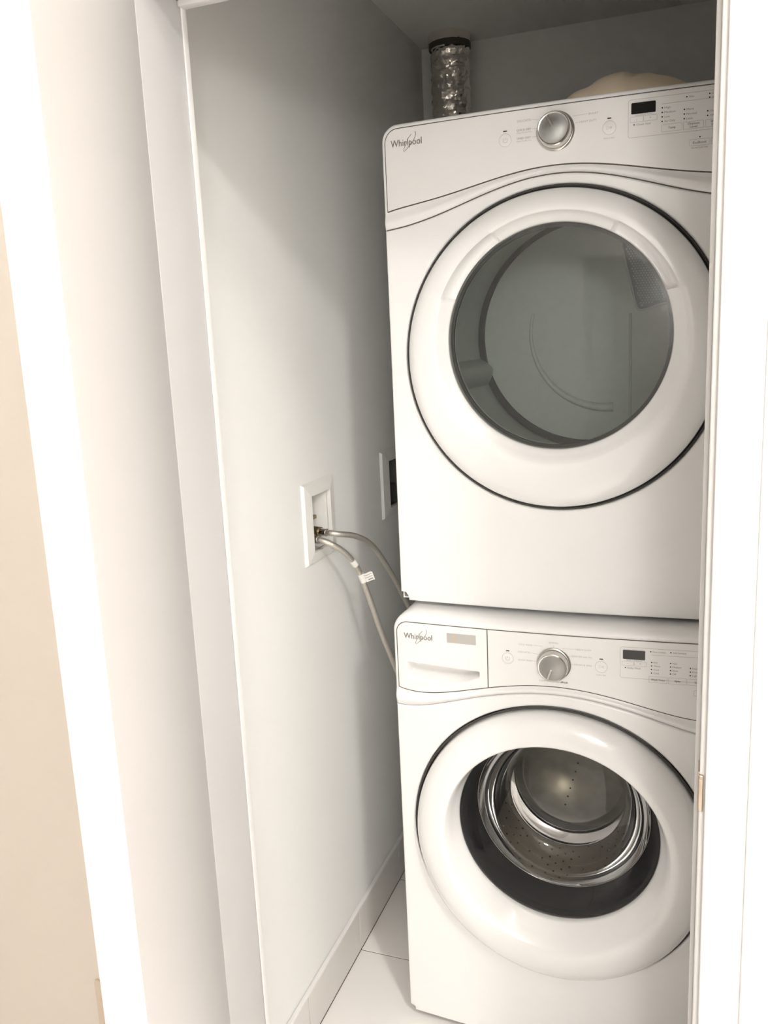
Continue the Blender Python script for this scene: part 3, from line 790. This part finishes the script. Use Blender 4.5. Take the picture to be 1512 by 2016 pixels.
    for ang in (197, 317, 77):
        a = math.radians(ang); u = Vector((math.cos(a), 0, math.sin(a))); t = Vector((-u.z, 0, u.x)); c = Vector((XC, 0, dz - 0.012))
        V = []; F = []
        for y in (0.09, 0.20, 0.40, 0.48):
            hh = 0.030 if 0.1 < y < 0.45 else 0.018
            for s, h in ((-0.034, 0), (-0.014, hh), (0.0, hh + 0.006), (0.014, hh), (0.034, 0)):
                q = c + u * (0.274 - h) + t * s; V.append((q.x, y, q.z))
        for k in range(3):
            for j in range(4): F.append((k * 5 + j, k * 5 + j + 1, k * 5 + 5 + j + 1, k * 5 + 5 + j))
        F += [(0, 1, 2, 3, 4), (15, 16, 17, 18, 19)]
        mesh_obj('baffle', V, F, BAFFLE, drum, True, 50)
    # air grille on the drum back
    poly = [Vector(p) for p in ((0.4155, 1.768), (0.4570, 1.604), (0.574, 1.634), (0.520, 1.752))]
    rp = []
    for i in range(4):
        p, a, b = poly[i], poly[i - 1], poly[(i + 1) % 4]
        d1 = (a - p).normalized() * 0.014; d2 = (b - p).normalized() * 0.014
        for k in range(6):
            t = k / 5; rp.append((p + d1) * (1 - t) ** 2 + p * 2 * t * (1 - t) + (p + d2) * t * t)
    rp3 = [(p.x, 0.487, p.y) for p in rp]
    gr = mesh_obj('air_grille', rp3, [tuple(range(len(rp3)))], GRILLE, drum)
    tube('grille_frame', [(x, 0.4855, z) for x, y, z in rp3], 0.0030, BAFFLE, gr, n=8, closed=True)
    def inpoly(x, z, mrg):
        for i in range(4):
            a, b = poly[i], poly[(i + 1) % 4]; e = (b - a).normalized(); nn = Vector((-e.y, e.x))
            if (Vector((x, z)) - a).dot(nn) < mrg: return False
        return True
    V = []; F = []
    for i in range(40):
        for j in range(40):
            x = 0.41 + i * 0.0066 + (j % 2) * 0.0033; z = 1.60 + j * 0.0057
            if inpoly(x, z, 0.009):
                k = len(V)
                for q in range(6): V.append((x + 0.0027 * math.cos(q * math.pi / 3), 0.4862, z + 0.0027 * math.sin(q * math.pi / 3)))
                F.append(tuple(range(k, k + 6)))
    g = mesh_obj('grille_studs', V, F, GRIDOT, gr); g['kind'] = 'stuff'
dryer()

# ------------------------------------------------------------------ washer
def washer():
    Y0 = -0.0583; ZB, ZT = 0.018, 0.9955; DZ, DR = 0.513, 0.3098
    yf = lambda x: Y0 - BOW * (1 - ((x - XC) / XC) ** 2)
    root = empty('washing_machine', (XC, 0.35, 0.0))
    tag(root, 'white front-loading washer with dark glass bowl standing on the tiles', 'washing machine')
    groove = even_poly([.343, .261, .148, .031, .059, .156, .267], [.7863, .7946, .8243, .8463, .8450, .8275, .7935])
    pbot = even_poly([0, .0315, .05, .137, .156, .203, .268, .30, .336], [.8680, .8655, .8645, .8490, .8470, .8340, .8225, .8232, .8285])
    cabinet(0.0012, ZB, ZT - 0.0006, Y0 + 0.012, 0.74, 0.039, root)
    for x in (0.06, W - 0.06):
        for y in (0.0, 0.68): tube('foot', [(x, y, 0.0), (x, y, ZB + 0.002)], 0.02, RUBBER, root, n=20)
    front_panel('front_panel', 0, W, ZB, lambda x: groove(x) - 0.0005, DZ, DR, yf, WHITE, root, roll=0.005, rb=0.012)
    con = patch('console', 0, W, lambda x: groove(x) + 0.0005, flat(ZT), yf, WHITE, root, roll=0.005, depth=0.02, rtl=0.040, rtr=0.040, rolltop=0.020,
                n_mid=230, m_mid=110, extra=lambda x, z: band(x, z, groove, pbot, 0.005) + (0.032 if 0.026 < x < 0.194 and max(0.841, pbot(x) + 0.004) < z < 0.8895 else 0.0))
    yp = lambda x: yf(x) - 0.0016; eps = 0.0006; zt = 0.9755
    panel = patch('control_panel', 0.2085, W - 0.0085, pbot, flat(zt), yp, PANEL, root, roll=0.0012, depth=0.006, rtl=0.0, rtr=0.024)
    # detergent drawer front with scooped grip
    def grip(x, z):
        top = 0.8875 - 0.030 * (x - 0.03); u = (x - 0.0295) / (0.1905 - 0.0295)
        if not 0 < u < 1: return 0.0
        bot = 0.846 + 0.005 * (u - 0.3) ** 2 * 4 + (0.012 * smooth((u - 0.7) / 0.3)) - 0.0
        if not bot < z < top: return 0.0
        t = (z - bot) / (top - bot); side = smooth(min(u, 1 - u) / 0.05)
        return 0.030 * smooth(t / 0.55) * side * smooth((top - z) / 0.0022)
    drw = patch('detergent_drawer', 0.0085, 0.2070, pbot, flat(zt), yp, PANEL, root, roll=0.0012, depth=0.006, rtl=0.024, rtr=0.0, n_mid=170, m_mid=130, extra=grip)
    tube('panel_gap_shade', [(x, yf(x) - 0.0006, z) for x, z in outline(0.0078, W - 0.0078, lambda x: pbot(x) - 0.0008, flat(zt + 0.0006), 0.0245, 0.0245)], 0.0009, SEAM, con, n=6, closed=True)  # dark tube painting in the shadow gap round drawer and panel
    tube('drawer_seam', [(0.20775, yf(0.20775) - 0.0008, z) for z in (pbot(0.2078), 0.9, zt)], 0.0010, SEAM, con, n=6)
    tube('console_seam', [(x, yf(x) + 0.005, groove(x)) for x in np.linspace(0.002, W - 0.002, 80)], 0.0012, PRINTL, con, n=6)
    logo(yp, eps, 0.0245, 0.0885, 0.9400, drw)
    S = Print(yp, eps); S.rect(0.1212, 0.1838, 0.9400, 0.9610, 0.0004, True); st = S.build('sticker', STICK, drw)
    G = Print(yp, eps + 0.0003)
    for k in range(2): G.line([(0.1335 + k * 0.003 + 0.0045 * math.sin(t * math.pi) * (1 - 0.35 * k), 0.9605 - 0.0200 * t) for t in np.linspace(0, 1, 12)], 0.0011)
    G.build('sticker_swoosh', GOLD, st)
    knob(yp, 0.9155, 250, panel, r=0.0300, h=0.025)
    round_button('power_button', yp, 0.0002, 0.2502, 0.9190, panel, power_icon, None)
    round_button('start_button', yp, 0.0002, 0.4350, 0.9180, panel, start_icon, 'Hold to Start')
    D = Dial(yp, eps, panel)
    D.text('COLD WASH', 0.2725, 0.9495, size=0.0050, width=0.0280); D.line([(0.3025, 0.9515), (0.3210, 0.9505)], 0.0005)
    D.text('DELICATES', 0.2718, 0.9335, size=0.0050, width=0.0240); D.line([(0.2975, 0.9350), (0.3120, 0.9335)], 0.0005)
    D.text('QUICK WASH', 0.2715, 0.9165, size=0.0050, width=0.0290); D.line([(0.3020, 0.9180), (0.3080, 0.9180)], 0.0005)
    D.text('NORMAL', XC, 0.9580, size=0.0050, width=0.0195, align='C'); D.line([(XC, 0.9545), (XC, 0.9500)], 0.0005)
    D.line([(0.3600, 0.9490), (0.3850, 0.9500)], 0.0005); D.text('HEAVY DUTY', 0.3862, 0.9480, size=0.0050, width=0.0300)
    D.text('SANITIZE with Oxi', 0.3775, 0.9335, size=0.0050, width=0.0395); D.line([(0.3715, 0.9330), (0.3765, 0.9345)], 0.0005)
    D.text('DRAIN & SPIN', 0.3830, 0.9165, size=0.0050, width=0.0335); D.line([(0.3760, 0.9180), (0.3815, 0.9180)], 0.0005)
    D.text('CLEAN WASHER with', 0.3135, 0.8765, size=0.0050, width=0.0410)
    E_ = Print(yp, eps); E_.text('affresh', 0.3560, 0.8768, size=0.0056, width=0.0140, bold=0.0006); E_.build('dial_brand_lettering', PRINT, panel)
    lamps = [(0.5265, 1.9500, 'Door Locked', 0.0230), (0.5630, 1.9505, 'Add Garment', 0.0240),
             (0.5285, 1.9285, 'Hot', 0.0075), (0.5285, 1.9215, 'Warm', 0.0120), (0.5285, 1.9142, 'Cool', 0.0095), (0.5285, 1.9070, 'Cold', 0.0095),
             (0.5630, 1.9290, 'Fast', 0.0080), (0.5630, 1.9218, 'Medium', 0.0155), (0.5630, 1.9147, 'Slow', 0.0100), (0.5630, 1.9076, 'Off', 0.0065),
             (0.5985, 1.9215, 'Heavy', 0.0125), (0.5985, 1.9143, 'Normal', 0.0150), (0.5985, 1.9071, 'Light', 0.0105)]
    keys = [(0.5240, 0.5570, 1.8875, 1.9000, ['Wash Temp'], [0.0255]), (0.5595, 0.5920, 1.8875, 1.9000, ['Spin'], [0.0105]), (0.5945, 0.6270, 1.8875, 1.9000, ['Soil'], [0.0090]), (0.6295, 0.6620, 1.8875, 1.9000, ['Options'], [0.018]),
            (0.6060, 0.6390, 1.8665, 1.8775, ['Control'], [0.017])]
    display_block(yp, eps, 0.0060 - 1.0, panel, dict(est='Est. Time', check='Delay Wash', lamps=lamps, keys=keys))
    # door, its gap shade painted by a dark tube and backing
    tube('door_gap_shade', [(XC + (DR - 0.0032) * math.cos(a), yf(XC + DR * math.cos(a)) - 0.0012, DZ + (DR - 0.0032) * math.sin(a)) for a in np.linspace(0, 2 * math.pi, 161)[:-1]], 0.0023, GAPM, root, n=8, closed=True)
    lathe_y('door_recess', [(DR + 0.004, 0.026), (DR - 0.03, 0.026)], XC, DZ, GAPM, root, n=96, yadd=yf)
    prof = [(0.3015, 0.022), (0.3015, -0.004), (0.3007, -0.011), (0.2985, -0.0195), (0.291, -0.028), (0.280, -0.0350), (0.266, -0.0400), (0.250, -0.0425), (0.238, -0.0425), (0.2325, -0.0410), (0.2285, -0.0375),
            (0.221, -0.0215), (0.2135, -0.006), (0.2095, 0.0015), (0.2080, 0.006), (0.2078, 0.030)]
    sh = [0, 0, 0, 0, 0, .001, .002, .004, .006, .008, .0105, .018, .026, .030, .032, .032]
    door = lathe_y('door', prof, XC, DZ, RINGW, root, n=240, yadd=yf, cshift=sh, sharp=60)
    gz = DZ + 0.032; yc = Y0 - BOW * 0.75
    lathe_y('door_glass', [(0.2092, yc + 0.011), (0.205, yc + 0.006), (0.195, yc + 0.002), (0.16, yc - 0.004), (0.10, yc - 0.008), (0.0005, yc - 0.010)], XC, gz, GLASS_W, door, n=128, cap=True, sharp=80)
    lathe_y('inner_frame', [(0.2075, yc + 0.012), (0.2055, yc + 0.03), (0.198, yc + 0.060), (0.190, yc + 0.078), (0.1865, yc + 0.086)], XC, gz + 0.003, RUBBER, door, n=128)
    tube('chrome_ring', [(XC + 0.1858 * math.cos(a), yc + 0.084, gz + 0.003 + 0.1858 * math.sin(a)) for a in np.linspace(0, 2 * math.pi, 97)[:-1]], 0.0019, CHROME, door, n=8, closed=True)
    lathe_y('glass_bowl', [(0.1862, yc + 0.085), (0.181, yc + 0.110), (0.166, yc + 0.140), (0.142, yc + 0.160), (0.132, yc + 0.164), (0.126, yc + 0.161), (0.06, yc + 0.152), (0.0005, yc + 0.150)], XC, gz - 0.002, GLASS_B, door, n=128, cap=True, sharp=80)
    # tub gasket and drum
    dz = 0.515
    gasket = lathe_y('door_gasket', [(0.235, yc + 0.070), (0.212, yc + 0.090), (0.206, yc + 0.100), (0.214, yc + 0.110), (0.232, yc + 0.120), (0.262, yc + 0.128)], XC, dz + 0.010, RUBBER, root, n=96)
    drum = lathe_y('drum', [(0.236, yc + 0.118), (0.258, yc + 0.126), (0.264, yc + 0.145), (0.264, 0.42), (0.258, 0.435)], XC, dz, STEEL, root, n=128, sharp=60)
    lathe_y('drum_back', [(0.259, 0.434), (0.235, 0.442), (0.15, 0.430), (0.10, 0.440), (0.03, 0.446), (0.0005, 0.446)], XC, dz, STEELB, drum, n=128, cap=True, sharp=60)
    V = []; F = []
    for ring_i in range(20):
        y = yc + 0.165 + ring_i * 0.017
        for k in range(48):
            if (k // 2) % 2 == 0 and ring_i % 3: continue
            a = 2 * math.pi * (k + 0.5 * (ring_i % 2)) / 48; R = 0.2632; i0 = len(V); rr = 0.0024
            u = Vector((math.cos(a), 0, math.sin(a))); t = Vector((-u.z, 0, u.x)); c = Vector((XC, y, dz)) + u * R
            for q in range(6):
                b = q * math.pi / 3; p = c + t * (rr * math.cos(b)) + Vector((0, rr * math.sin(b), 0)); V.append(tuple(p))
            F.append(tuple(range(i0, i0 + 6)))
    h = mesh_obj('drum_holes', V, F, BLACK, drum); h['kind'] = 'stuff'
    # rear spider pressings
    V = []; F = []
    for arm in range(6):
        for k in range(7):
            a = math.radians(arm * 60 + 15); r = 0.05 + k * 0.026; c = (XC + r * math.cos(a), 0.428, dz + r * math.sin(a)); i0 = len(V)
            for q in range(6): V.append((c[0] + 0.0028 * math.cos(q * math.pi / 3), c[1], c[2] + 0.0028 * math.sin(q * math.pi / 3)))
            F.append(tuple(range(i0, i0 + 6)))
    h = mesh_obj('back_holes', V, F, BLACK, drum); h['kind'] = 'stuff'
    for ang in (90, 210, 330):
        a = math.radians(ang); u = Vector((math.cos(a), 0, math.sin(a))); t = Vector((-u.z, 0, u.x)); c = Vector((XC, 0, dz)); V = []; F = []
        for y in (0.09, 0.16, 0.34, 0.42):
            hh = 0.045 if 0.1 < y < 0.4 else 0.02
            for s, hgt in ((-0.04, 0), (-0.016, hh * .85), (0.0, hh), (0.016, hh * .85), (0.04, 0)):
                q = c + u * (0.262 - hgt) + t * s; V.append((q.x, y, q.z))
        for k in range(3):
            for j in range(4): F.append((k * 5 + j, k * 5 + j + 1, k * 5 + 5 + j + 1, k * 5 + 5 + j))
        F += [(0, 1, 2, 3, 4), (15, 16, 17, 18, 19)]
        mesh_obj('drum_paddle', V, F, RUBBER, drum, True, 50)
washer()

# ------------------------------------------------------------------ foil exhaust duct at the back of the closet
def duct():
    root = empty('exhaust_duct', (-0.093, 0.876, 1.15)); tag(root, 'crinkled silver foil duct rising behind the dryer to the ceiling', 'duct')
    path = []; N = 260
    for i in range(N + 1):
        t = i / N; z = ZC - 0.002 - t * (ZC - 1.15); path.append((-0.096 + 0.008 * t, 0.876, z))
    def wob(i, a):
        z = path[i][2]; ph = (z / 0.0285) * 2 * math.pi + a
        rib = 0.0042 * (abs(math.sin(ph / 2)) ** 0.7 - 0.6)
        v = Vector((math.cos(a) * 1.6, math.sin(a) * 1.6, z * 38))
        cr = 0.0040 * noise.noise(v * 1.9) + 0.0028 * noise.noise(v * 4.6)
        return rib + cr
    tube('foil_sleeve', path, 0.0545, FOIL, root, n=90, mod=wob, sharp=20)
    z = 2.378
    tube('clamp_band', [(-0.096, 0.876, z - 0.008), (-0.096, 0.876, z + 0.008)], 0.0600, TAPE, root, n=64, sharp=30)
    tube('top_cuff', [(-0.096, 0.876, z + 0.006), (-0.096, 0.876, z + 0.016), (-0.096, 0.876, ZC)], 0.0605, FOIL, root, n=72, mod=lambda i, a: 0.003 * noise.noise(Vector((math.cos(a) * 5, math.sin(a) * 5, i * 3.0))), sharp=30)
duct()

# ------------------------------------------------------------------ beige cloth on the dryer
def cloth():
    V = []; F = []; NX, NY = 64, 40
    x0, x1, y0_, y1 = 0.305, 0.615, 0.12, 0.50; zb = 1.9748
    for j in range(NY + 1):
        for i in range(NX + 1):
            u, v = i / NX, j / NY; x = x0 + (x1 - x0) * u; y = y0_ + (y1 - y0_) * v
            px = max(0, math.sin(math.pi * min(1, u * 1.02) ** 0.85)) ** 0.62; py = max(0, math.sin(math.pi * v)) ** 0.55
            h = 0.108 * px * py
            fold = 0.020 * math.exp(-((u - 0.52 - 0.18 * (v - 0.4)) / 0.045) ** 2) + 0.010 * math.exp(-((u - 0.25 + 0.1 * v) / 0.04) ** 2)
            h -= fold * py * (0.6 if v < 0.5 else 0.0)
            h += 0.006 * noise.noise(Vector((u * 6, v * 5, 2.0))) * px * py
            V.append((x + 0.01 * noise.noise(Vector((u * 4, v * 4, 9))), y, zb + max(0.0, h) + 0.001))
    n0 = len(V)
    for (x, y, z) in list(V): V.append((x, y, max(zb, z - 0.004) if z > zb + 0.006 else zb))
    for j in range(NY):
        for i in range(NX):
            a = j * (NX + 1) + i; q = (a, a + 1, a + NX + 2, a + NX + 1); F.append(q); F.append(tuple(n0 + k for k in q[::-1]))
    per = [i for i in range(NX)] + [j * (NX + 1) + NX for j in range(NY)] + [NY * (NX + 1) + NX - i for i in range(NX)] + [(NY - j) * (NX + 1) for j in range(NY)]
    for i in range(len(per)): a, b = per[i], per[(i + 1) % len(per)]; F.append((a, b, n0 + b, n0 + a))
    o = mesh_obj('folded_cloth', V, F, BEIGE, None, True, 60)
    tag(o, 'crumpled beige cloth lying on top of the dryer', 'cloth')
cloth()
